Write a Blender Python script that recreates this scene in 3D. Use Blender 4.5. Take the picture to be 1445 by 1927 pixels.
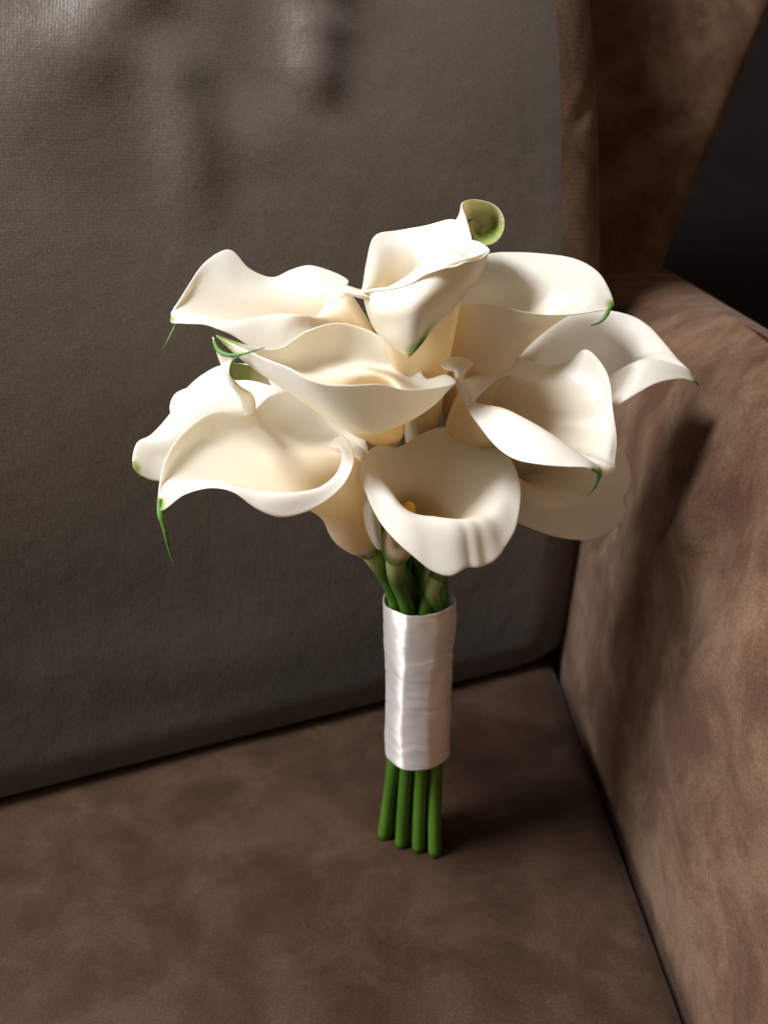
import bpy, bmesh, math, random
from mathutils import Vector, noise
for o in list(bpy.data.objects): bpy.data.objects.remove(o)
S = bpy.context.scene
R = math.radians
# ------------------------------------------------------------------ camera
PITCH, FPX = R(20), 1600.0
CAM = Vector((-0.0174, -0.43, 0.385))
cd = bpy.data.cameras.new('camera'); cam = bpy.data.objects.new('camera', cd); S.collection.objects.link(cam)
cam.location = CAM; cam.rotation_euler = (R(90) - PITCH, 0, 0)
cd.sensor_fit = 'VERTICAL'; cd.sensor_height = 36.0; cd.sensor_width = 27.0; cd.lens = FPX / 1927 * 36
cd.clip_start = 0.02; cd.clip_end = 50
cd.dof.use_dof = True; cd.dof.focus_distance = 0.40; cd.dof.aperture_fstop = 9.0
S.camera = cam
S.render.resolution_x, S.render.resolution_y = 767, 1024
# ------------------------------------------------------------------ light
w = bpy.data.worlds.new('World'); S.world = w; w.use_nodes = True
w.node_tree.nodes['Background'].inputs[0].default_value = (0.95, 0.70, 0.52, 1)
w.node_tree.nodes['Background'].inputs[1].default_value = 0.09
def lamp(name, loc, target, sx, sy, power, col):
    l = bpy.data.lights.new(name, 'AREA'); l.shape = 'RECTANGLE'; l.size = sx; l.size_y = sy; l.energy = power; l.color = col
    o = bpy.data.objects.new(name, l); S.collection.objects.link(o); o.location = loc
    o.rotation_euler = (Vector(target) - Vector(loc)).to_track_quat('-Z', 'Y').to_euler()
    return o
lamp('window_light', (-0.56, -0.40, 1.28), (0.0, 0.0, 0.2), 0.28, 0.28, 23, (0.97, 0.98, 1.0))
lamp('side_window_light', (-1.15, -0.36, 0.66), (0.05, 0.0, 0.2), 0.70, 0.95, 25, (0.97, 0.98, 1.0))
lamp('room_light', (0.95, -0.75, 1.35), (0.1, 0.2, 0.2), 1.0, 1.0, 3.2, (1.0, 0.74, 0.54))
S.view_settings.view_transform = 'Standard'; S.view_settings.look = 'None'
S.view_settings.exposure = 0.0; S.view_settings.gamma = 1.0
S.render.engine = 'CYCLES'

# ------------------------------------------------------------------ helpers
CP, SP = math.cos(PITCH), math.sin(PITCH)
def P(px, py, Y):
    """photo pixel + distance behind the stems (mm) -> point in the place"""
    a = (px - 722.5) / FPX; b = -(py - 963.5) / FPX
    d = Vector((a, CP + b * SP, -SP + b * CP))
    return CAM + d * ((Y / 1000.0 - CAM.y) / d.y)
def on_seat(px, py):
    a = (px - 722.5) / FPX; b = -(py - 963.5) / FPX
    d = Vector((a, CP + b * SP, -SP + b * CP))
    return CAM + d * (-CAM.z / d.z)
def obj(name, verts, faces, mat, parent=None, smooth=True):
    me = bpy.data.meshes.new(name); me.from_pydata([tuple(v) for v in verts], [], faces); me.update()
    bm = bmesh.new(); bm.from_mesh(me); bmesh.ops.recalc_face_normals(bm, faces=bm.faces); bm.to_mesh(me); bm.free()
    if smooth: me.polygons.foreach_set('use_smooth', [True] * len(me.polygons))
    me.materials.append(mat)
    o = bpy.data.objects.new(name, me); S.collection.objects.link(o)
    if parent: o.parent = parent
    return o
def cr(p0, p1, p2, p3, t):
    t2, t3 = t * t, t * t * t
    return 0.5 * ((2 * p1) + (p2 - p0) * t + (2 * p0 - 5 * p1 + 4 * p2 - p3) * t2 + (3 * p1 - p0 - 3 * p2 + p3) * t3)
def spline(pts, n, closed=False):
    m = len(pts); out = []
    g = (lambda i: pts[i % m]) if closed else (lambda i: pts[i] if 0 <= i < m else (2 * pts[0] - pts[1] if i < 0 else 2 * pts[-1] - pts[-2]))
    for i in range(m if closed else m - 1):
        for k in range(n): out.append(cr(g(i - 1), g(i), g(i + 1), g(i + 2), k / n))
    if not closed: out.append(pts[-1].copy())
    return out
def grid_faces(nu, nv, closed, off=0):
    F = []
    for i in range(nu if closed else nu - 1):
        for k in range(nv - 1):
            j = (i + 1) % nu
            F.append((off + i * nv + k, off + j * nv + k, off + j * nv + k + 1, off + i * nv + k + 1))
    return F
def sm(a, b, x):
    t = min(1, max(0, (x - a) / (b - a))); return t * t * (3 - 2 * t)
def fl(me, name, vals):
    at = me.attributes.new(name, 'FLOAT', 'POINT'); at.data.foreach_set('value', vals)
def tube(path, radii, sides=12, n=6, cap=True):
    pts = spline([Vector(p) for p in path], n)
    rr = [r.x for r in spline([Vector((r, 0, 0)) for r in radii], n)]
    V, F = [], []
    up = Vector((0, -1, 0.2)).normalized()
    for i, p in enumerate(pts):
        t = (pts[min(i + 1, len(pts) - 1)] - pts[max(i - 1, 0)]).normalized()
        a = (up - t * up.dot(t))
        if a.length < 1e-3: a = Vector((1, 0, 0)) - t * t.x
        a.normalize(); b = t.cross(a)
        for k in range(sides):
            an = 2 * math.pi * k / sides
            V.append(p + (a * math.cos(an) + b * math.sin(an)) * max(rr[i], 1e-4))
    for i in range(len(pts) - 1):
        for k in range(sides):
            F.append((i * sides + k, i * sides + (k + 1) % sides, (i + 1) * sides + (k + 1) % sides, (i + 1) * sides + k))
    if cap:
        F.append(tuple(range(sides))); F.append(tuple((len(pts) - 1) * sides + k for k in range(sides)))
    return V, F

# ------------------------------------------------------------------ materials
def mat(name):
    m = bpy.data.materials.new(name); m.use_nodes = True
    nt = m.node_tree; b = nt.nodes['Principled BSDF']
    return m, nt, b, nt.nodes.new, nt.links.new
def ramp(nt, stops):
    r = nt.nodes.new('ShaderNodeValToRGB')
    while len(r.color_ramp.elements) < len(stops): r.color_ramp.elements.new(0.5)
    for e, (p, c) in zip(r.color_ramp.elements, stops): e.position = p; e.color = (*c, 1)
    return r
def fabric(name, c1, c2, c3, scale=9, weave=900, rough=0.85, sheen=0.06, bump=0.25, sheen_col=(1, .85, .75), mottle=0.5, spec=0.13):
    m, nt, b, N, L = mat(name)
    tc = N('ShaderNodeTexCoord')
    n1 = N('ShaderNodeTexNoise'); n1.inputs['Scale'].default_value = scale; n1.inputs['Detail'].default_value = 6; n1.inputs['Roughness'].default_value = 0.62
    n1.inputs['Distortion'].default_value = 0.4
    L(tc.outputs['Object'], n1.inputs['Vector'])
    r = ramp(nt, [(0.5 - 0.3 * mottle, c1), (0.5, c2), (0.5 + 0.3 * mottle, c3)]); L(n1.outputs['Fac'], r.inputs['Fac'])
    n2 = N('ShaderNodeTexNoise'); n2.inputs['Scale'].default_value = 800; n2.inputs['Detail'].default_value = 3
    L(tc.outputs['Object'], n2.inputs['Vector'])
    mx = N('ShaderNodeMix'); mx.data_type = 'RGBA'; mx.blend_type = 'OVERLAY'; mx.inputs['Factor'].default_value = 0.6
    L(r.outputs['Color'], mx.inputs['A']); L(n2.outputs['Fac'], mx.inputs['B'])
    L(mx.outputs['Result'], b.inputs['Base Color'])
    b.inputs['Roughness'].default_value = rough
    b.inputs['Specular IOR Level'].default_value = spec
    b.inputs['Sheen Weight'].default_value = sheen; b.inputs['Sheen Roughness'].default_value = 0.45
    b.inputs['Sheen Tint'].default_value = (*sheen_col, 1)
    # woven yarns
    sp = N('ShaderNodeSeparateXYZ'); L(tc.outputs['Object'], sp.inputs[0])
    def sn(out, mul):
        a = N('ShaderNodeMath'); a.operation = 'MULTIPLY'; a.inputs[1].default_value = mul; L(out, a.inputs[0])
        s = N('ShaderNodeMath'); s.operation = 'SINE'; L(a.outputs[0], s.inputs[0]); return s
    s1 = sn(sp.outputs['X'], weave * 2); s2 = sn(sp.outputs['Y'], weave * 2); s3 = sn(sp.outputs['Z'], weave * 2)
    a1 = N('ShaderNodeMath'); a1.operation = 'ADD'; L(s1.outputs[0], a1.inputs[0]); L(s2.outputs[0], a1.inputs[1])
    a2 = N('ShaderNodeMath'); a2.operation = 'ADD'; L(a1.outputs[0], a2.inputs[0]); L(s3.outputs[0], a2.inputs[1])
    a3 = N('ShaderNodeMath'); a3.operation = 'MULTIPLY_ADD'; L(a2.outputs[0], a3.inputs[0]); a3.inputs[1].default_value = 0.07
    L(n2.outputs['Fac'], a3.inputs[2])
    n3 = N('ShaderNodeTexNoise'); n3.inputs['Scale'].default_value = 45; n3.inputs['Detail'].default_value = 4; L(tc.outputs['Object'], n3.inputs['Vector'])
    b1 = N('ShaderNodeBump'); b1.inputs['Strength'].default_value = bump; b1.inputs['Distance'].default_value = 0.0008; L(a3.outputs[0], b1.inputs['Height'])
    b2 = N('ShaderNodeBump'); b2.inputs['Strength'].default_value = 0.25; b2.inputs['Distance'].default_value = 0.004; L(n3.outputs['Fac'], b2.inputs['Height'])
    L(b1.outputs[0], b2.inputs['Normal']); L(b2.outputs[0], b.inputs['Normal'])
    return m
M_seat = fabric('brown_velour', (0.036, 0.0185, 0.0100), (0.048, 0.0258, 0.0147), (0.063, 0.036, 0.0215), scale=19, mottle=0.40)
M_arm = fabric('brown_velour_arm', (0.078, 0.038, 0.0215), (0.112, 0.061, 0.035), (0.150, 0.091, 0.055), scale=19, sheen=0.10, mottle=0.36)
M_cush = fabric('grey_brown_cloth', (0.064, 0.046, 0.031), (0.071, 0.052, 0.0355), (0.080, 0.059, 0.041), scale=5, rough=0.46, spec=0.5, sheen=0.35, sheen_col=(.85, .95, 1), weave=1700, bump=0.2)
M_wall, _nt, _b, _N, _L = mat('charcoal_plaster')
_n = _N('ShaderNodeTexNoise'); _n.inputs['Scale'].default_value = 30
_r = ramp(_nt, [(0.3, (0.018, 0.015, 0.013)), (0.7, (0.026, 0.021, 0.018))]); _L(_n.outputs['Fac'], _r.inputs['Fac']); _L(_r.outputs['Color'], _b.inputs['Base Color'])
_b.inputs['Roughness'].default_value = 0.95

def petal_mat():
    m, nt, b, N, L = mat('spathe')
    g = N('ShaderNodeAttribute'); g.attribute_name = 'green'
    y = N('ShaderNodeAttribute'); y.attribute_name = 'yellow'
    c = N('ShaderNodeAttribute'); c.attribute_name = 'across'
    tc = N('ShaderNodeTexCoord')
    m1 = N('ShaderNodeMix'); m1.data_type = 'RGBA'; m1.inputs['A'].default_value = (0.92, 0.905, 0.845, 1); m1.inputs['B'].default_value = (0.88, 0.68, 0.30, 1)
    L(y.outputs['Fac'], m1.inputs['Factor'])
    # green breaks up into streaks that run along the veins
    nz = N('ShaderNodeTexNoise'); nz.noise_dimensions = '1D'; nz.inputs['Scale'].default_value = 3.0; nz.inputs['Detail'].default_value = 3; L(c.outputs['Fac'], nz.inputs['W'])
    st = N('ShaderNodeMath'); st.operation = 'MULTIPLY_ADD'; st.inputs[1].default_value = 1.3; st.inputs[2].default_value = 0.35; L(nz.outputs['Fac'], st.inputs[0])
    gm = N('ShaderNodeMath'); gm.operation = 'MULTIPLY'; gm.use_clamp = True; L(g.outputs['Fac'], gm.inputs[0]); L(st.outputs[0], gm.inputs[1])
    gr = ramp(nt, [(0.0, (0.80, 0.77, 0.58)), (0.45, (0.46, 0.52, 0.16)), (1.0, (0.10, 0.21, 0.03))]); L(gm.outputs[0], gr.inputs['Fac'])
    gf = N('ShaderNodeMath'); gf.operation = 'MULTIPLY'; gf.use_clamp = True; gf.inputs[1].default_value = 2.5; L(gm.outputs[0], gf.inputs[0])
    m2 = N('ShaderNodeMix'); m2.data_type = 'RGBA'; L(gf.outputs[0], m2.inputs['Factor']); L(m1.outputs['Result'], m2.inputs['A']); L(gr.outputs['Color'], m2.inputs['B'])
    L(m2.outputs['Result'], b.inputs['Base Color'])
    b.inputs['Roughness'].default_value = 0.36; b.inputs['Specular IOR Level'].default_value = 0.42
    b.inputs['Sheen Weight'].default_value = 0.08
    # faint veins
    vn = N('ShaderNodeTexNoise'); vn.noise_dimensions = '1D'; vn.inputs['Scale'].default_value = 6; vn.inputs['Detail'].default_value = 2; L(c.outputs['Fac'], vn.inputs['W'])
    n2 = N('ShaderNodeTexNoise'); n2.inputs['Scale'].default_value = 60; n2.inputs['Detail'].default_value = 3; L(tc.outputs['Object'], n2.inputs['Vector'])
    ad = N('ShaderNodeMath'); ad.operation = 'ADD'; L(vn.outputs['Fac'], ad.inputs[0]); L(n2.outputs['Fac'], ad.inputs[1])
    bp = N('ShaderNodeBump'); bp.inputs['Strength'].default_value = 0.05; bp.inputs['Distance'].default_value = 0.0015; L(ad.outputs[0], bp.inputs['Height']); L(bp.outputs[0], b.inputs['Normal'])
    tr = N('ShaderNodeBsdfTranslucent'); L(bp.outputs[0], tr.inputs['Normal'])
    tm = N('ShaderNodeMix'); tm.data_type = 'RGBA'; tm.blend_type = 'MULTIPLY'; tm.inputs['Factor'].default_value = 1; tm.inputs['B'].default_value = (1.0, 0.93, 0.78, 1)
    L(m2.outputs['Result'], tm.inputs['A']); L(tm.outputs['Result'], tr.inputs['Color'])
    ms = N('ShaderNodeMixShader'); ms.inputs[0].default_value = 0.36
    L(b.outputs[0], ms.inputs[1]); L(tr.outputs[0], ms.inputs[2]); L(ms.outputs[0], nt.nodes['Material Output'].inputs['Surface'])
    return m
M_pet = petal_mat()
def plain(name, stops, scale, rough, spec=0.4, bump=0.15, stretch=(1, 1, 1)):
    m, nt, b, N, L = mat(name)
    tc = N('ShaderNodeTexCoord'); mp = N('ShaderNodeMapping'); mp.inputs['Scale'].default_value = stretch; L(tc.outputs['Object'], mp.inputs[0])
    n = N('ShaderNodeTexNoise'); n.inputs['Scale'].default_value = scale; n.inputs['Detail'].default_value = 4; L(mp.outputs[0], n.inputs['Vector'])
    r = ramp(nt, stops); L(n.outputs['Fac'], r.inputs['Fac']); L(r.outputs['Color'], b.inputs['Base Color'])
    b.inputs['Roughness'].default_value = rough; b.inputs['Specular IOR Level'].default_value = spec
    bp = N('ShaderNodeBump'); bp.inputs['Strength'].default_value = bump; bp.inputs['Distance'].default_value = 0.001; L(n.outputs['Fac'], bp.inputs['Height']); L(bp.outputs[0], b.inputs['Normal'])
    return m, nt, b
M_tail, _, _ = plain('green_tip', [(0.3, (0.045, 0.115, 0.02)), (0.7, (0.12, 0.24, 0.05))], 150, 0.5)
M_spadix, _, _ = plain('spadix', [(0.3, (0.75, 0.36, 0.03)), (0.7, (0.88, 0.52, 0.07))], 900, 0.7, bump=0.8)
M_stem, _nt, _b = plain('stem', [(0.3, (0.045, 0.120, 0.010)), (0.55, (0.068, 0.165, 0.014)), (0.75, (0.10, 0.21, 0.022))], 60, 0.42, stretch=(1, 1, 0.12))
# stems turn pale just under the flower
_a = _nt.nodes.new('ShaderNodeAttribute'); _a.attribute_name = 'pale'
_mx = _nt.nodes.new('ShaderNodeMix'); _mx.data_type = 'RGBA'; _mx.inputs['B'].default_value = (0.46, 0.52, 0.20, 1)
_nt.links.new(_a.outputs['Fac'], _mx.inputs['Factor']); _nt.links.new(_b.inputs['Base Color'].links[0].from_socket, _mx.inputs['A']); _nt.links.new(_mx.outputs['Result'], _b.inputs['Base Color'])
M_cut, _, _ = plain('cut_stem_end', [(0.3, (0.25, 0.30, 0.10)), (0.7, (0.36, 0.40, 0.16))], 300, 0.6)
M_rib, _nt, _b = plain('satin_ribbon', [(0.3, (0.86, 0.80, 0.75)), (0.7, (0.91, 0.86, 0.81))], 25, 0.44, spec=0.8, bump=0.10, stretch=(1, 1, 6))
_b.inputs['Anisotropic'].default_value = 0.92; _b.inputs['Anisotropic Rotation'].default_value = 0.25; _b.inputs['Metallic'].default_value = 0.42
_tg = _nt.nodes.new('ShaderNodeTangent'); _tg.direction_type = 'RADIAL'; _tg.axis = 'Z'; _nt.links.new(_tg.outputs[0], _b.inputs['Tangent'])

# ------------------------------------------------------------------ setting
def box(name, x0, x1, y0, y1, z0, z1, m, parent=None, bev=0.02, seg=4, sub=None):
    bm = bmesh.new(); bmesh.ops.create_cube(bm, size=1)
    for v in bm.verts: v.co = Vector((x0 + (v.co.x + .5) * (x1 - x0), y0 + (v.co.y + .5) * (y1 - y0), z0 + (v.co.z + .5) * (z1 - z0)))
    bmesh.ops.bevel(bm, geom=bm.edges[:], offset=bev, segments=seg, profile=0.5, affect='EDGES')
    me = bpy.data.meshes.new(name); bm.to_mesh(me); bm.free(); me.materials.append(m)
    me.polygons.foreach_set('use_smooth', [True] * len(me.polygons))
    o = bpy.data.objects.new(name, me); S.collection.objects.link(o); o.parent = parent
    return o
wall = box('wall', -2.5, 2.5, 1.6, 1.7, -0.45, 2.4, M_wall, bev=0.004, seg=1); wall['kind'] = 'structure'
floor = box('floor', -2.5, 2.5, -1.2, 1.6, -0.47, -0.45, M_wall, bev=0.004, seg=1); floor['kind'] = 'structure'

sofa = bpy.data.objects.new('sofa', None); S.collection.objects.link(sofa); sofa.location = (0, 0, 0)
sofa['label'] = 'brown velour sofa corner with armrest, seat and backrest around the bouquet'; sofa['category'] = 'sofa'
# seat: a padded slab with soft edges and shallow unevenness
def seat():
    x0, x1, y0, y1 = -0.75, 0.1405, -0.45, 0.47
    nx, ny = 120, 120; V = []
    for i in range(nx + 1):
        for j in range(ny + 1):
            u, v = i / nx, j / ny
            x = x0 + (x1 - x0) * u; y = y0 + (y1 - y0) * v
            e = min(x1 - x, y - y0, x - x0); r = 0.022
            z = 0 if e > r else -(r - math.sqrt(max(0, r * r - (r - e) ** 2)))
            z += 0.0012 * noise.noise(Vector((x * 9, y * 9, 3))) - 0.0012
            V.append((x, y, z))
    F = grid_faces(nx + 1, ny + 1, False)
    n = len(V); rim = [i * (ny + 1) for i in range(nx + 1)] + [nx * (ny + 1) + j for j in range(1, ny + 1)] + [i * (ny + 1) + ny for i in range(nx - 1, -1, -1)] + [j for j in range(ny - 1, 0, -1)]
    for k in rim: x, y, z = V[k]; V.append((x, y, -0.16))
    m = len(rim)
    for a in range(m): b = (a + 1) % m; F.append((rim[a], rim[b], n + b, n + a))
    F.append(tuple(n + a for a in range(m)))
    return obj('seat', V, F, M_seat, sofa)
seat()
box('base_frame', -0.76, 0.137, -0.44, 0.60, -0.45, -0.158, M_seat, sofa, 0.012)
# armrest: padded roll with long soft folds
SEGS = []   # folds in the arm: (pixel a, pixel b, width m, height m)
def arm():
    ny = 150; rows = []
    prof0 = [(0.1425, -0.45), (0.1425, -0.10), (0.1425, 0.02), (0.146, 0.10), (0.152, 0.18), (0.160, 0.245), (0.176, 0.288), (0.205, 0.309), ('o', -0.035, 0.313), ('o', -0.010, 0.303), ('o', 0.004, 0.275), ('o', 0.006, 0.10), ('o', 0.006, -0.45)]
    V = []; nv = None
    folds = [((1330, 880), (1160, 1240), 0.016, 0.007), ((1445, 800), (1290, 1060), 0.013, -0.005), ((1445, 1120), (1250, 1420), 0.03, 0.006), ((1240, 790), (1130, 1000), 0.02, -0.004)]
    def hit(px, py):   # pixel -> (y, z) on the inner face
        a = (px - 722.5) / FPX; b = -(py - 963.5) / FPX
        d = Vector((a, CP + b * SP, -SP + b * CP)); q = CAM + d * ((0.15 - CAM.x) / d.x); return Vector((q.y, q.z))
    fs = [(hit(*a), hit(*b), wd, h) for a, b, wd, h in folds]
    for i in range(ny + 1):
        y = -0.55 + (0.62 + 0.55) * i / ny
        xo = 0.205 + 0.18 * max(0, y) + 0.02
        pts = [Vector((p[0], y, p[1])) if p[0] != 'o' else Vector((xo + p[1], y, p[2])) for p in prof0]
        row = spline(pts, 9); nv = len(row)
        for q in row:
            dx = 0
            if q.x < 0.20 and q.z > -0.05:
                yz = Vector((q.y, q.z))
                for a, b, wd, h in fs:
                    ab = b - a; t = (yz - a).dot(ab) / ab.length_squared; tc = min(1, max(0, t))
                    dd = (yz - a - ab * tc).length
                    dx += h * math.exp(-(dd / wd) ** 2) * sm(-0.05, 0.25, t) * sm(1.15, 0.75, t)
                dx += 0.004 * noise.noise(Vector((q.y * 7, q.z * 7, 1.3)))
                dx *= sm(0.0, 0.05, q.z)
            V.append(q + Vector((-dx, 0, 0)))
    F = grid_faces(ny + 1, nv, False)
    for i in (0, ny): F.append(tuple(i * nv + k for k in range(nv)))
    for i in range(ny): F.append((i * nv, i * nv + nv - 1, (i + 1) * nv + nv - 1, (i + 1) * nv))
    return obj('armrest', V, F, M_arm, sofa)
arm()
# backrest: frame whose end leans outwards, seen past the loose cushion
def backrest():
    q = [P(1265, 560, 520), P(1252, 520, 520), P(1445, 60, 520), P(1530, -150, 560), P(1580, -290, 600)]
    V = []; F = []
    pr = spline(q, 8)
    bm = bmesh.new()
    front, back = [], []
    low = Vector((pr[0].x - 0.03, pr[0].y, -0.45))
    edge = [low] + pr
    nx = 40; r = 0.03
    for p in edge:
        row = []
        xs = [-0.76 + (p.x - r + 0.76) * k / nx for k in range(nx + 1)]
        for x in xs: row.append(Vector((x, p.y, p.z)))
        for k in range(1, 7):
            an = math.pi / 2 * k / 6; row.append(Vector((p.x - r + r * math.sin(an), p.y + r - r * math.cos(an), p.z)))
        row.append(Vector((p.x, p.y + 0.16, p.z))); row.append(Vector((-0.76, p.y + 0.16, p.z)))
        V += row; nr = len(row)
    n = len(edge)
    for i in range(n - 1):
        for k in range(nr):
            k2 = (k + 1) % nr
            F.append((i * nr + k, i * nr + k2, (i + 1) * nr + k2, (i + 1) * nr + k))
    F.append(tuple(range(nr))); F.append(tuple((n - 1) * nr + k for k in range(nr)))
    return obj('backrest', V, F, M_arm, sofa)
backrest()

# loose back cushion
def cushion():
    L0, L1 = on_seat(0, 1515), on_seat(1058, 1243)
    L0.z = L1.z = 0
    d = (L1 - L0).normalized(); nrm = Vector((d.y, -d.x, 0))
    # plan outline: front line, rounded corner, side running back, back line
    rc = 0.085; rear = Vector((0.12, 0.993, 0)).normalized()
    fr = 0.010
    path = []   # (pos, outward normal)
    start = L1 - d * 0.98
    nf = 200
    turn = math.acos(d.dot(rear)); tl = rc * math.tan(turn / 2)
    corner = L1 + d * 0.0
    c_in = corner - d * tl; cen = c_in - nrm * rc
    for k in range(nf): path.append((start + (c_in - start) * k / nf, nrm))
    for k in range(25):
        a = turn * k / 24; n2 = nrm * math.cos(a) + d * math.sin(a); path.append((cen + n2 * rc, n2))
    endc = path[-1][0]; n_side = path[-1][1]
    side_len = 0.16
    for k in range(1, 14): path.append((endc + rear * side_len * k / 14, n_side))
    e2 = endc + rear * side_len
    back0 = e2 - d * 0.05 + rear * 0.03; back1 = start - nrm * 0.16
    for k in range(40): path.append((back0 + (back1 - back0) * k / 39, -nrm))
    zs = []
    H = 0.80
    nz = 150
    # folds on the front face, from photo pixels to (s, z)
    tl_ = math.tan(R(8))
    def face_hit(px, py):
        a = (px - 722.5) / FPX; b = -(py - 963.5) / FPX
        dv = Vector((a, CP + b * SP, -SP + b * CP))
        pn = Vector((nrm.x, nrm.y, tl_)).normalized(); t = (L0 + Vector((0, 0, 0.0)) - CAM).dot(pn) / dv.dot(pn)
        q = CAM + dv * t; return Vector(((q - L0).dot(d), q.z))
    folds = [((560, -160), (545, 60), .026, .015), ((545, 60), (538, 215), .020, .012), ((470, -60), (455, 260), .030, -.012), ((620, -60), (600, 230), .03, -.010),
             ((265, -80), (110, 170), .028, .013), ((130, -60), (30, 120), .03, -.009), ((285, 130), (350, 400), .022, .012), ((250, 160), (300, 420), .03, -.007), ((400, 180), (420, 380), .03, -.007),
             ((470, 210), (430, 330), .024, .007), ((330, -80), (290, 170), .03, -.008), ((180, 130), (60, 330), .04, .006), ((900, -60), (840, 300), .06, .008), ((740, -60), (720, 300), .05, -.006),
             ((60, 60), (0, 260), .03, .007), ((380, -60), (360, 120), .022, .007), ((0, 1130), (600, 1090), .035, -.006), ((100, 1240), (600, 1190), .03, .004), ((0, 1330), (600, 1270), .035, -.005)]
    fs = [(face_hit(*a), face_hit(*b), wd * (0.95 if h > 0 else 1.2), h * (0.78 if h > 0.0085 else 0.45 if h > 0 else 0.3)) for a, b, wd, h in folds]
    crease = (face_hit(970, 262), face_hit(1092, 60), .0042, -.003)
    V = []; npth = len(path)
    for j in range(nz + 1):
        t = j / nz; z = H * t
        inset = 0.0
        rb = 0.030
        if z < rb: inset = 0.008 * (1 - math.sqrt(max(0, 1 - (1 - z / rb) ** 2)))
        lean = max(0, z - rb) * tl_
        top = 0.0
        if z > H - 0.10: top = 0.10 - math.sqrt(max(0, 0.01 - (z - H + 0.10) ** 2))
        for (p, n2) in path:
            s = (p - L0).dot(d)
            fb = max(0, n2.dot(nrm))
            bulge = (0.055 * math.sin(math.pi * min(1, z / 0.74)) ** 0.85) * fb
            q = p - n2 * (inset + top) + n2 * bulge - nrm * lean + d * sm(0.2, 0.9, n2.dot(d)) * (0.018 - 0.026 * sm(0.04, 0.30, z))
            q.z = z
            if fb > 0.3:
                sz = Vector((s, z)); dz = 0
                for a, b, wd, h in fs:
                    ab = b - a; tt = (sz - a).dot(ab) / ab.length_squared; tcc = min(1, max(0, tt))
                    dd = (sz - a - ab * tcc).length
                    dz += h * math.exp(-(dd / wd) ** 2) * sm(-0.25, 0.15, tt) * sm(1.2, 0.55, tt)
                a, b, wd, h = crease; ab = b - a; tt = (sz - a).dot(ab) / ab.length_squared
                dd = abs((sz - a).cross(ab) if False else (sz.x - a.x) * ab.y - (sz.y - a.y) * ab.x) / ab.length
                dz += h * math.exp(-(dd / wd) ** 2) * sm(-0.02, 0.2, tt)
                dz += 0.004 * noise.noise(Vector((s * 5, z * 4, 7.1))) * sm(0, .1, z)
                q += nrm * dz * fb
            V.append(q)
    FF, FS = [], []
    for j in range(nz):
        for i in range(npth):
            i2 = (i + 1) % npth
            (FS if nf + 2 + int(20 * sm(0.30, 0.14, H * j / nz)) <= i < nf + 25 + 13 else FF).append((j * npth + i, j * npth + i2, (j + 1) * npth + i2, (j + 1) * npth + i))
    FF.append(tuple(range(npth))); FF.append(tuple(nz * npth + k for k in range(npth)))
    root = bpy.data.objects.new('back_cushion', None); S.collection.objects.link(root)
    root['label'] = 'grey brown cloth back cushion with creases, leaning behind the white bouquet'; root['category'] = 'cushion'
    def sub(faces):
        ids = sorted({k for f in faces for k in f}); mp = {k: a for a, k in enumerate(ids)}
        return [V[k] for k in ids], [tuple(mp[k] for k in f) for f in faces]
    v_, f_ = sub(FF); obj('cover', v_, f_, M_cush, root)
    v_, f_ = sub(FS); sp = obj('side_panel', v_, f_, M_arm, root); sp['label'] = 'reddish brown velour side panel'
    return root
cushion()

# ------------------------------------------------------------------ bouquet
bq = bpy.data.objects.new('bouquet', None); S.collection.objects.link(bq)
bq['label'] = 'bouquet of white calla lilies bound with satin ribbon standing on the sofa seat'; bq['category'] = 'bouquet'

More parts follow.
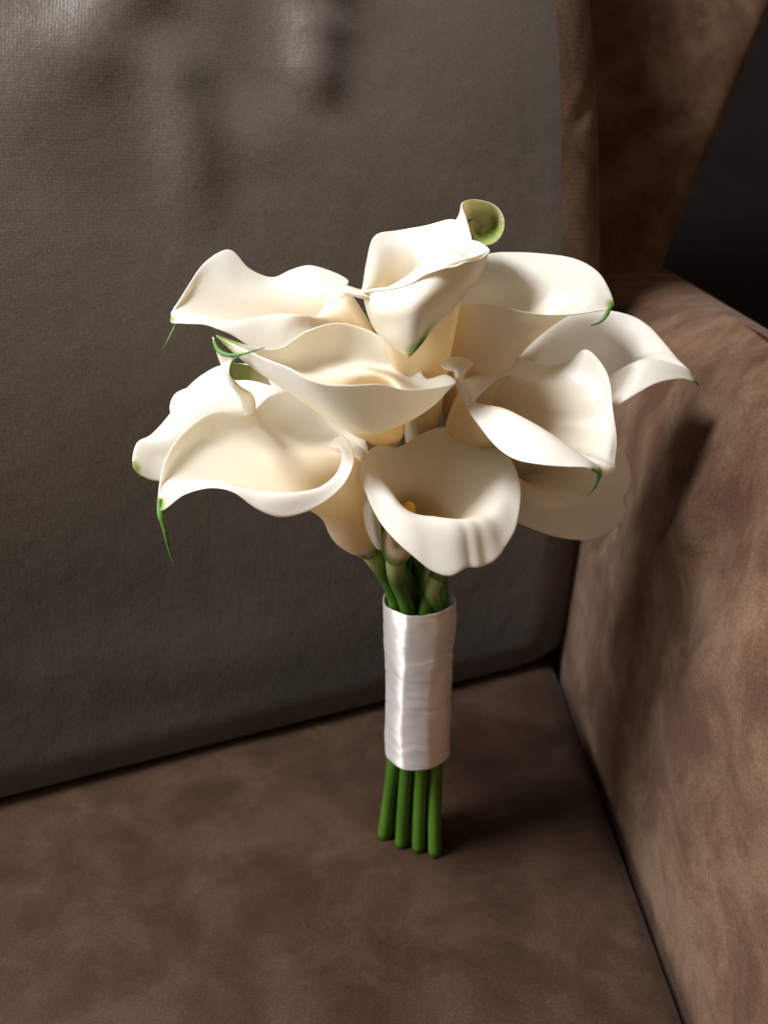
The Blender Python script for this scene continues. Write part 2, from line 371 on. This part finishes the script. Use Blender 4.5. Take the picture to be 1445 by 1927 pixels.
NV, NU = 7, 6
def strip(rows, n=6):
    """rows of pixel points -> dense grid of points, row-major"""
    R_ = [spline([P(*p) for p in r], n) for r in rows]
    cols = list(zip(*R_)); G = [spline(list(c), n) for c in cols]
    nu, nv = len(G), len(G[0])
    return [p for c in G for p in c], grid_faces(nu, nv, False), nu, nv
def flower(name, label, base, neck, belly, loop, slot, tip=None, closed=True, lift=0.10, dy=0, tails=(), strips=(), ripples=(), spad=None, thick=0.0007, tipgreen=0.012, green0=0.20, smooth_it=2):
    sh = lambda p: (p[0], p[1], p[2] + dy)
    B = P(*sh(base)); Nk = P(*sh(neck[:3])); rn = neck[3] / 1000; Be = P(*sh(belly[:3])); rb = belly[3] / 1000
    rims = [P(*sh(e[-1])) for e in loop]; n = len(loop)
    def frame(ax):
        u = Vector((1, 0, 0)) - ax * ax.x; u.normalize(); return u, ax.cross(u)
    ax2 = ((sum(rims, Vector()) / n) - Nk).normalized(); ax2 = (ax2 * 0.5 + (Be - Nk).normalized()).normalized()
    u, v = frame(ax2)
    ph = [math.atan2((r - Be).dot(v), (r - Be).dot(u)) for r in rims]
    for i in range(1, n):
        while ph[i] - ph[i - 1] > math.pi: ph[i] -= 2 * math.pi
        while ph[i] - ph[i - 1] < -math.pi: ph[i] += 2 * math.pi
    sg = 1 if ph[-1] > ph[0] else -1
    tot = 2 * math.pi * (n - 1) / n if closed else 2 * math.pi * 1.12
    ev = [sg * tot * i / (n - 1) for i in range(n)]
    off = sum(p - e for p, e in zip(ph, ev)) / n
    al = [0.55 * (e + off) + 0.45 * p for e, p in zip(ev, ph)] if closed else [e + off for e in ev]
    ax1 = (Nk - B).normalized(); u1, v1 = frame(ax1); axm = (ax1 + ax2).normalized(); um, vm = frame(axm)
    cols = []
    for i, e in enumerate(loop):
        c, s = math.cos(al[i]), math.sin(al[i])
        spi = 1.0 if closed else 1.0 - 0.10 * i / (n - 1)
        b0 = B + (u1 * c + v1 * s) * 0.0054
        n0 = Nk + (um * c + vm * s) * rn * spi
        be = Be + (u * c + v * s) * rb * spi
        rim = rims[i]
        if len(e) == 3: be = P(*sh(e[0])); e = e[1:]
        if len(e) > 1 and e[0]: cre = P(*sh(e[0]))
        else: cre = be.lerp(rim, 0.55) + ax2 * lift * (rim - be).length
        cols.append([b0, n0, be, cre, rim])
    dense = [spline(c, NV) for c in cols]
    nv = len(dense[0])
    rows = [spline([dc[k] for dc in dense], NU, closed) for k in range(nv)]
    nu = len(rows[0])
    g = [[rows[k][i].copy() for k in range(nv)] for i in range(nu)]
    # relax the inside of the sheet, rim and base stay
    for _ in range(smooth_it):
        h = [[p.copy() for p in c] for c in g]
        for i in range(nu):
            if closed: im, ip = (i - 1) % nu, (i + 1) % nu
            else: im, ip = max(i - 1, 0), min(i + 1, nu - 1)
            for k in range(2, nv - 1):
                h[i][k] = g[i][k] * 0.5 + (g[im][k] + g[ip][k] + g[i][k - 1] + g[i][k + 1]) * 0.125
        g = h
    for (ci, wd, amp, v0, v1_) in ripples:
        h = [[p.copy() for p in c] for c in g]
        for i in range(nu):
            dd = i / NU - ci
            if closed: dd = (dd + n / 2) % n - n / 2
            k_ = math.exp(-(dd / wd) ** 2)
            if k_ < 0.02: continue
            im, ip = (i - 1) % nu, (i + 1) % nu
            for k in range(2, nv):
                nn = (g[ip][k] - g[im][k]).cross(g[i][min(k + 1, nv - 1)] - g[i][k - 1])
                if nn.length < 1e-12: continue
                nn.normalize(); nn *= (1 if nn.dot(CAM - g[i][k]) > 0 else -1)
                h[i][k] += nn * amp / 1000 * k_ * sm(v0, v1_, k / (nv - 1))
        g = h
    V = [p for c in g for p in c]; F = grid_faces(nu, nv, closed)
    tp = P(*sh(tip)) if tip else None
    green, yel, acr = [], [], []
    for i in range(nu):
        for k in range(nv):
            vv = k / (nv - 1); a = 0
            a = max(a, 0.85 * sm(green0, 0.02, vv))
            if tp: a = max(a, 0.75 * sm(tipgreen, 0.0005, (g[i][k] - tp).length))
            green.append(a); yel.append(0.62 * sm(0.88, 0.32, vv)); acr.append(i * 0.55 + len(name))
    for sp in strips:
        rows_, gs = sp[0], sp[1]
        sv, sf, a_, b_ = strip([[sh(p) for p in r] for r in rows_])
        o_ = len(V); V = V + sv; F = F + [tuple(o_ + q for q in f) for f in sf]
        for i in range(a_):
            for k in range(b_):
                green.append(gs(k / (b_ - 1), i / (a_ - 1))); yel.append(0.15); acr.append(k * 0.5)
    o = obj('calla_lily', V, F, M_pet, bq)
    fl(o.data, 'green', green); fl(o.data, 'yellow', yel); fl(o.data, 'across', acr)
    md = o.modifiers.new('thick', 'SOLIDIFY'); md.thickness = thick; md.offset = 0
    sb = o.modifiers.new('smooth', 'SUBSURF'); sb.levels = 1; sb.render_levels = 1
    o['label'] = label
    for (pts, r0) in tails:
        tv, tf = tube([P(*sh(p)) for p in pts], [r0 / 1000 * (0.45 if i == 0 else 1 - 0.85 * i / (len(pts) - 1)) for i in range(len(pts))], 10)
        obj('tip', tv, tf, M_tail, o)
    # spadix
    d = (Be - Nk).normalized()
    if spad: s0, s1 = P(*sh(spad[0])), P(*sh(spad[1]))
    else: s0, s1 = Nk - d * 0.006, Nk + d * min(0.022, (Be - Nk).length * 0.7)
    tv, tf = tube([s0, s0.lerp(s1, 0.4), s0.lerp(s1, 0.8), s0.lerp(s1, 0.96), s1], [0.0033, 0.0036, 0.0032, 0.0022, 0.0006], 14)
    obj('spadix', tv, tf, M_spadix, o)
    # stem: from the flower, through the ribbon, down to the seat
    (sx, sy), (bx_, by_) = slot
    top = B + ax1 * 0.003
    pin = Vector((sx, sy, 0.168)); mid = Vector((sx, sy, 0.12)); low = Vector((sx, sy, 0.08)); ft = Vector((bx_, by_, -0.0005))
    Ls = (B - pin).length
    c1 = B - ax1 * Ls * 0.35; c2 = pin + Vector((0, 0, Ls * 0.35))
    bz = lambda t: B * (1 - t) ** 3 + c1 * 3 * t * (1 - t) ** 2 + c2 * 3 * t * t * (1 - t) + pin * t ** 3
    path = [top, B, bz(0.33), bz(0.66), pin, mid, low, low.lerp(ft, 0.5), ft]
    rad = [0.0044, 0.0052, 0.0044, 0.0042, 0.0041, 0.0040, 0.0040, 0.0041, 0.0041]
    tv, tf = tube(path, rad, 14, 8)
    so = obj('stem', tv, tf, M_stem, o)
    so.data.materials.append(M_cut); so.data.polygons[len(so.data.polygons) - 1].material_index = 1
    L = (B - pin).length
    fl(so.data, 'pale', [0.9 * sm(0.020, 0.002, (Vector(q) - B).length) for q in tv])
    return o

Z = None
# slots: (x, y) inside the ribbon, (x, y) of the cut end on the seat
def slot(a, r, spread=1.12):
    x, y = r * math.cos(R(a)), r * math.sin(R(a))
    return ((x + 0.0025, y), (x * spread - 0.0015, y * spread))
def at(x, y, ft=None):
    k = 0.92; return ((0.0025 + (x - 0.0025) * k, y * k), ft if ft else (0.001 + (x - 0.0025) * 1.08, y * 1.05 + 0.014))
def foot(px, py):
    q = on_seat(px, py); return (q.x, q.y)

flower('left_top', 'white spathe opening leftwards above the cream one with the rolled green tip', (735, 800, -12), (705, 700, -18, 9), (622, 598, -22, 16), [
    ((606, 585, -30), (612, 625, -38)), ((580, 606, -42), (580, 655, -50)), ((552, 596, -48), (535, 672, -55)), ((511, 592, -50), (491, 666, -60)),
    ((470, 600, -54), (442, 634, -63)), ((428, 606, -57), (412, 620, -65)), ((390, 596, -58), (385, 611, -64)), ((362, 593, -55), (345, 609, -62)),
    ((352, 583, -50), (320, 602, -60)), ((378, 565, -38), (350, 545, -43)), ((412, 550, -26), (386, 493, -16)), ((442, 545, -18), (433, 469, 2)),
    ((475, 545, -10), (469, 505, 2)), ((515, 545, -2), (513, 522, 8)), ((550, 533, 4), (550, 507, 15)), ((588, 520, 4), (590, 500, 18)),
    ((612, 537, -4), (655, 526, 10)), ((617, 550, -14), (640, 550, -10)), ((613, 570, -22), (617, 590, -28))],
    at(-.008, .0105), dy=14, tip=(320, 602, -60), tipgreen=0.004, tails=[([(336, 600, -58), (322, 630, -60), (307, 657, -60)], 0.8), ([(396, 608, -50), (408, 624, -52), (420, 637, -54)], 0.6)])

def gcurl(a, b): return sm(0.15, 0.27, a) * (0.22 + 0.75 * sm(0.40, 0.60, a) * sm(0.98, 0.80, a) * math.exp(-((b - 0.45) / 0.22) ** 2) + 0.2 * sm(0.35, 0.6, a) * sm(0.3, 0.0, b))
flower('top', 'white spathe with its green tip rolled into a scroll, highest in the bouquet', (790, 920, 8), (792, 790, 0, 9.5), (785, 630, -22, 13), [
    ((712, 610, -36), (690, 565, -50), (664, 552, -58)), ((725, 615, -46), (712, 558, -56), (702, 546, -64)), ((752, 610, -50), (745, 538, -54), (745, 542, -70)), ((790, 595, -52), (780, 513, -50), (792, 527, -73)),
    ((826, 590, -50), (818, 486, -44), (843, 502, -72)), ((858, 568, -45), (846, 470, -36), (890, 488, -62)), ((866, 560, -34), (885, 482, -32), (922, 474, -45)), ((852, 556, -20), (868, 470, -20), (906, 457, -25)),
    ((838, 560, -8), (850, 460, -10), (882, 449, -8)), ((825, 565, -2), (835, 462, -3), (868, 430, 8)), ((808, 570, 0), (812, 460, 2), (852, 412, 14)), ((790, 575, 2), (782, 466, 5), (802, 424, 16)),
    ((765, 580, -2), (748, 476, 2), (750, 433, 12)), ((745, 585, -8), (726, 490, -5), (705, 443, 2)), ((730, 590, -15), (716, 512, -15), (690, 490, -14)), ((718, 595, -24), (706, 536, -32), (685, 520, -32)), ((713, 602, -30), (696, 554, -42), (680, 545, -45))],
    at(.0015, .0075), tails=[([(812, 612, -58), (800, 632, -61), (786, 654, -62), (768, 673, -60)], 1.2)], ripples=[(5.2, .35, -1.6, .4, .55), (4.3, .3, -1.2, .4, .55), (3.2, .4, 1.2, .4, .55)],
    strips=[([[(888, 452, -14), (866, 456, -4), (846, 460, 4)], [(877, 412, -6), (864, 420, 6), (848, 430, 14)], [(868, 386, 2), (865, 402, 12), (858, 420, 22)], [(880, 377, 8), (882, 392, 20), (885, 412, 24)], [(905, 377, 10), (900, 394, 22), (896, 418, 24)],
              [(932, 387, 10), (918, 402, 22), (904, 422, 24)], [(947, 408, 8), (930, 414, 20), (908, 425, 24)], [(947, 434, 6), (932, 430, 18), (908, 428, 24)], [(932, 456, 2), (922, 443, 16), (906, 432, 24)], [(906, 462, 0), (908, 446, 14), (902, 432, 24)],
              [(890, 448, 2), (898, 440, 16), (899, 430, 24)], [(884, 442, 6), (893, 430, 15), (904, 418, 25)], [(868, 430, 14), (882, 420, 20), (900, 404, 28)]], gcurl),
            ([[(682, 550, -58), (702, 543, -62), (745, 537, -68), (792, 521, -71), (843, 496, -69), (890, 483, -60), (921, 472, -44)],
              [(690, 585, -56), (706, 580, -64), (742, 577, -72), (785, 566, -76), (830, 552, -72), (868, 540, -62), (900, 522, -46)],
              [(703, 617, -52), (722, 613, -62), (750, 612, -70), (782, 604, -74), (812, 596, -70), (838, 586, -62), (860, 573, -50)],
              [(727, 645, -50), (742, 645, -60), (758, 645, -66), (778, 640, -69), (795, 632, -66), (808, 624, -60), (820, 610, -52)],
              [(764, 668, -50), (766, 669, -55), (768, 670, -60), (770, 671, -62), (772, 670, -60), (774, 668, -56), (777, 664, -52)]], lambda a, b: 0.95 * sm(0.66, 1.0, a) * sm(0.15, 0.6, b) + 0.5 * sm(0.4, 0.8, a) * math.exp(-((b - 0.72) / 0.10) ** 2)),
            ([[(612, 536, -46), (616, 556, -48), (625, 572, -50)], [(628, 534, -50), (630, 548, -56), (632, 566, -58)], [(650, 537, -54), (650, 545, -60), (656, 556, -60)], [(676, 545, -54), (676, 552, -62), (680, 562, -62)], [(706, 552, -52), (706, 560, -60), (710, 570, -60)]], lambda a, b: 0)])

flower('middle_left', 'cream spathe lying sideways with a rolled green tip, in the middle of the bouquet', (703, 850, -14), (722, 806, -28, 10), (694, 764, -52, 15), [
    ((792, 740, -44), (838, 704, -50)), ((768, 712, -32), (804, 714, -38)), ((745, 697, -28), (780, 680, -30)), ((712, 690, -28), (742, 657, -28)),
    ((675, 682, -30), (705, 626, -28)), ((640, 682, -32), (655, 609, -32)), ((605, 687, -36), (618, 609, -38)), ((570, 694, -40), (572, 625, -44)),
    ((535, 692, -46), (525, 655, -50)), ((490, 678, -54), (468, 650, -54)), ((448, 662, -60), (406, 630, -58)), ((476, 692, -66), (445, 650, -70)),
    ((520, 722, -72), (500, 675, -82)), ((560, 746, -77), (545, 692, -90)), ((600, 768, -80), (578, 712, -94)), ((645, 795, -80), (610, 722, -94)),
    ((690, 808, -78), (660, 724, -93)), ((735, 803, -73), (715, 722, -87)), ((778, 788, -66), (770, 733, -78)), ((812, 762, -57), (856, 722, -60))],
    at(-.0125, .0025), tip=(402, 640, -58), tipgreen=0.020,
    tails=[([(402, 640, -64), (412, 660, -69), (430, 668, -73), (452, 667, -76), (476, 661, -80), (498, 654, -82)], 1.3), ([(455, 666, -76), (438, 680, -75), (433, 702, -75), (446, 724, -66)], 0.8)],
    strips=[([[(400, 632, -56), (408, 650, -66), (425, 664, -72), (452, 667, -75)], [(410, 668, -54), (420, 678, -66), (432, 682, -72), (440, 682, -74)], [(421, 695, -52), (426, 702, -66), (432, 706, -72), (434, 704, -73)],
              [(434, 724, -44), (440, 730, -54), (448, 730, -60), (452, 726, -60)], [(452, 750, -26), (460, 752, -34), (472, 749, -40), (477, 744, -38)], [(462, 790, -2), (470, 790, -8), (480, 788, -12), (482, 780, -8)]], lambda a, b: 0.75 * sm(0.72, 1.0, b) * sm(0.75, 0.3, a)),
            ([[(440, 682, -70), (470, 688, -62), (500, 700, -66)], [(434, 702, -70), (468, 706, -60), (505, 714, -64)], [(442, 716, -66), (475, 716, -58), (512, 726, -64)]], lambda a, b: 0.6 * sm(1.0, 0.25, b))])

flower('far_left', 'bright white spathe spreading behind the big front left one', (668, 985, 5), (600, 930, 5, 9), (500, 850, 0, 20), [
    ((490, 765, 12), (500, 688, 30)), ((445, 770, 8), (425, 685, 28)), ((410, 780, 3), (380, 705, 20)), ((385, 795, -3), (346, 737, 10)),
    ((362, 812, -10), (318, 781, -2)), ((345, 830, -15), (284, 818, -18)), ((325, 848, -22), (257, 834, -32)), ((318, 862, -26), (251, 880, -46)),
    ((338, 880, -28), (285, 904, -42)), ((380, 885, -24), (340, 905, -33)), ((440, 880, -15), (430, 900, -22)), ((520, 880, -8), (530, 905, -12)), ((575, 830, 5), (610, 830, 8)), ((545, 785, 10), (585, 715, 26))],
    at(.001, -.0025), tip=(251, 880, -46), tipgreen=0.006, tails=[([(258, 880, -43), (270, 900, -40), (291, 925, -36)], 1.5)],
    strips=[([[(352, 730, 22), (372, 735, 18)], [(330, 741, 18), (356, 752, 12)], [(320, 762, 12), (345, 772, 4)], [(322, 784, 6), (345, 795, -2)]], lambda a, b: 0)])

flower('front_left', 'large cream spathe with a long green tail hanging from its tip', (695, 1036, -25), (668, 992, -36, 13), (636, 915, -48, 18), [
    ((684, 915, -64), (678, 893, -66)), ((698, 885, -44), (692, 845, -42)), ((676, 835, -26), (660, 788, -22)), ((625, 815, -14), (598, 748, -4)), ((575, 815, -14), (545, 738, -2)),
    ((520, 820, -18), (505, 746, -6)), ((480, 830, -24), (465, 779, -20)), ((435, 840, -34), (400, 774, -34)), ((385, 855, -50), (337, 822, -60)), ((345, 895, -68), (307, 880, -76)),
    ((340, 905, -76), (299, 962, -88)), ((375, 905, -84), (345, 932, -97)), ((425, 908, -90), (395, 918, -104)), ((470, 920, -95), (440, 926, -109)), ((515, 926, -97), (482, 957, -109)),
    ((560, 926, -94), (530, 974, -105)), ((605, 916, -86), (590, 958, -96)), ((636, 890, -76), (643, 918, -84)), ((645, 860, -65), (667, 868, -72)), ((638, 844, -54), (657, 834, -58)), ((630, 846, -46), (644, 820, -48)), ((622, 842, -38), (627, 827, -36))],
    at(-.0115, -.0065, foot(722, 1572)), closed=False, tip=(299, 960, -88), tipgreen=0.010, spad=((646, 960, -50), (612, 912, -54)),
    tails=[([(300, 938, -86), (303, 968, -88), (309, 990, -88), (318, 1030, -87), (330, 1069, -84)], 1.9)])

flower('front_centre', 'round cream spathe facing forward with pleats in its lower lip', (744, 1050, -30), (757, 1008, -38, 9.5), (790, 962, -50, 14), [
    (Z, (861, 803, -14)), (Z, (908, 817, -18)), (Z, (947, 846, -26)), ((922, 900, -40), (970, 880, -36)), ((926, 928, -50), (980, 922, -48)), ((924, 950, -59), (976, 975, -60)), ((914, 966, -66), (957, 1024, -70)),
    ((898, 974, -72), (926, 1060, -78)), ((878, 977, -76), (899, 1069, -82)), ((856, 976, -78), (877, 1070, -85)), ((828, 973, -79), (846, 1085, -88)), ((796, 970, -80), (812, 1075, -89)), ((772, 963, -80), (783, 1052, -89)), ((752, 948, -78), (748, 1022, -87)),
    ((736, 925, -74), (716, 985, -82)), ((722, 905, -68), (693, 940, -76)), ((715, 885, -60), (676, 888, -66)), ((722, 872, -50), (694, 848, -54)), ((738, 866, -40), (722, 837, -42)), ((756, 868, -34), (750, 841, -32)), (Z, (788, 819, -20)), (Z, (824, 805, -15))],
    at(-.0045, -.0118, foot(755, 1588)), spad=((764, 1002, -50), (770, 948, -62)), ripples=[(4.9, .5, -.8, .70, 1.0), (6.1, .46, -1.4, .70, 1.0), (7.3, .46, -1.7, .70, 1.0), (8.5, .5, -1.7, .70, 1.0), (5.5, .4, .5, .70, 1.0), (6.7, .4, .6, .70, 1.0), (7.9, .4, .6, .70, 1.0), (9.8, .9, .6, .6, .9)], smooth_it=4,
    strips=[([[(690, 925, -66), (700, 925, -70), (712, 935, -66)], [(684, 955, -62), (697, 960, -70), (714, 965, -68)], [(687, 985, -58), (700, 990, -68), (717, 1000, -66)], [(698, 1015, -52), (708, 1018, -62), (718, 1022, -60)], [(712, 1034, -48), (714, 1035, -50), (717, 1034, -50)]], lambda a, b: 0)])

flower('right', 'bright white spathe with a hooked green tip, over the beige one on the right', (842, 960, -2), (870, 838, -8, 11), (928, 770, -20, 20), [
    ((892, 760, -45), (870, 716, -44)), ((905, 742, -25), (898, 712, -18)), ((935, 715, -10), (933, 692, 0)), ((970, 705, -2), (975, 673, 8)), ((1010, 715, 0), (1025, 688, 8)),
    ((1050, 722, -2), (1067, 680, 5)), ((1085, 720, -5), (1102, 657, 0)), ((1112, 738, -12), (1136, 690, -8)), ((1122, 772, -20), (1151, 735, -18)), ((1128, 810, -30), (1157, 798, -30)),
    ((1128, 848, -42), (1165, 860, -42)), ((1126, 872, -54), (1150, 888, -55)), ((1114, 870, -63), (1127, 897, -72)), ((1092, 858, -67), (1107, 881, -79)), ((1060, 833, -67), (1062, 879, -82)),
    ((1022, 806, -65), (1015, 875, -82)), ((985, 785, -62), (968, 865, -78)), ((950, 769, -58), (933, 841, -71)), ((920, 764, -53), (904, 806, -61)), ((901, 762, -49), (879, 768, -53))],
    at(.0045, -.0118, foot(787, 1597)), tip=(1126, 893, -71), tipgreen=0.005, ripples=[(8.5, .5, 2.2, .5, .75), (10.0, .45, -3.0, .45, .75), (11.2, .4, 2.0, .45, .7)],
    tails=[([(1112, 881, -78), (1126, 891, -76), (1122, 908, -75), (1115, 922, -74), (1102, 935, -72)], 1.3)],
    strips=[([[(829, 688, -52), (838, 676, -46), (860, 671, -42), (880, 676, -42), (892, 684, -44)], [(840, 697, -54), (850, 690, -54), (864, 688, -52), (874, 690, -50), (884, 692, -48)], [(854, 700, -52), (860, 700, -54), (865, 702, -54), (870, 702, -52), (875, 702, -48)], [(858, 725, -50), (861, 724, -52), (865, 724, -52), (868, 724, -50), (872, 724, -46)], [(872, 765, -52), (876, 764, -54), (880, 764, -54), (884, 764, -52), (890, 762, -48)]], lambda a, b: 0)])

flower('right_low', 'beige spathe with a notched edge drooping lowest on the right', (818, 1086, -12), (865, 1010, -10, 8), (948, 888, 6, 11), [
    ((1080, 870, -2), (1163, 834, 2)), ((1090, 890, -5), (1188, 889, -2)), ((1092, 908, -7), (1183, 920, -5)), ((1090, 918, -8), (1173, 938, -7)), ((1088, 930, -9), (1178, 960, -8)), ((1080, 942, -11), (1165, 988, -9)), ((1062, 950, -12), (1125, 1014, -10)), ((1040, 950, -13), (1085, 1017, -12)), ((1010, 945, -14), (1035, 1008, -15)), ((980, 938, -14), (980, 987, -17)),
    (Z, (920, 955, -18)), (Z, (900, 900, -12)), (Z, (950, 850, 0)), ((1010, 862, 2), (1030, 805, 8)), ((1050, 862, 0), (1110, 800, 8))],
    at(.0125, -.0075, foot(818, 1606)))

flower('right_far', 'beige spathe with a long pointed tip and folded lip nearest the armrest', (845, 980, 8), (890, 860, 5, 10), (1000, 745, 8, 20), [
    (Z, (985, 630, 35)), (Z, (1069, 590, 35)), (Z, (1130, 583, 32)), (Z, (1183, 592, 28)), (Z, (1218, 611, 22)), (Z, (1246, 640, 15)), ((1225, 672, 10), (1273, 674, 7)), ((1262, 694, 0), (1309, 717, -4)),
    ((1256, 690, -4), (1281, 713, -12)), ((1226, 677, -6), (1237, 721, -19)), ((1198, 679, -8), (1195, 743, -23)), ((1175, 720, -10), (1155, 767, -25)), ((1120, 765, -8), (1100, 795, -20)), (Z, (1030, 795, -12)), (Z, (965, 750, 5)), (Z, (955, 680, 25))],
    at(.0155, .0015), dy=26, tip=(1309, 717, -4), tipgreen=0.008, tails=[([(1302, 714, -5), (1310, 720, -4), (1314, 728, -3)], 0.9)])

flower('top_right', 'pale cream spathe pointing right with a small hooked green tip', (868, 970, 5), (868, 860, 5, 8.5), (892, 675, 0, 19), [
    (Z, (858, 560, -8)), ((885, 560, 5), (880, 500, 15)), ((930, 545, 16), (921, 477, 30)), ((965, 545, 20), (970, 474, 36)), ((1005, 545, 20), (1024, 477, 38)), ((1040, 548, 18), (1077, 485, 34)), ((1065, 555, 14), (1115, 503, 26)), ((1085, 565, 10), (1139, 530, 18)),
    ((1085, 578, 4), (1155, 577, 8)), ((1060, 598, -4), (1120, 586, -2)), ((1025, 608, -10), (1073, 592, -10)), ((990, 612, -14), (1024, 592, -17)), ((955, 608, -18), (975, 584, -21)), ((920, 602, -20), (932, 574, -23)), ((885, 600, -18), (892, 569, -20))],
    at(.0105, .0095), dy=6, tip=(1154, 577, 8), tipgreen=0.007, tails=[([(1150, 570, 7), (1142, 590, 2), (1129, 606, 0), (1111, 613, -2)], 1.5)])

# satin ribbon wound round the stems
def ribbon():
    z0, z1 = 0.0765, 0.1765; nz, na = 130, 96
    V = []
    for j in range(nz + 1):
        t = j / nz; z = z0 + (z1 - z0) * t
        for k in range(na):
            a = 2 * math.pi * k / na
            rr = 0.0196 + 0.0012 * sm(0.55, 0.9, t)
            fa = (a + 0.45 + 0.10 * math.sin(t * 5)) % (math.pi / 4) - math.pi / 8
            rr *= 0.65 + 0.35 * math.cos(math.pi / 8) / math.cos(fa) * 1.02
            # overlapping turns
            ph = (t * 3.3 + a / (2 * math.pi) * 0.9 + 0.30 * noise.noise(Vector((math.cos(a), math.sin(a), t * 3)))) % 1
            rr += (0.0004 + 0.0004 * noise.noise(Vector((t * 6, math.cos(a), 2)))) * (ph - 0.5) * sm(0, 0.05, ph)
            rr += 0.0006 * noise.noise(Vector((math.cos(a) * 1.6, math.sin(a) * 1.6, z * 70))) + 0.00025 * noise.noise(Vector((math.cos(a) * 2, math.sin(a) * 2, z * 300 + a)))
            zz = z + (0.0018 * noise.noise(Vector((math.cos(a) * 1.2, math.sin(a) * 1.2, 5))) if j in (0, nz) or True else 0)
            V.append((0.0025 + rr * math.cos(a) * (1 + 0.012 * math.sin(z * 90)), rr * math.sin(a), zz))
    F = []
    for j in range(nz):
        for k in range(na):
            k2 = (k + 1) % na; F.append((j * na + k, j * na + k2, (j + 1) * na + k2, (j + 1) * na + k))
    o = obj('ribbon_wrap', V, F, M_rib, bq)
    md = o.modifiers.new('thick', 'SOLIDIFY'); md.thickness = 0.0012; md.offset = -1
    o['label'] = 'white satin ribbon wound round the stems'
ribbon()
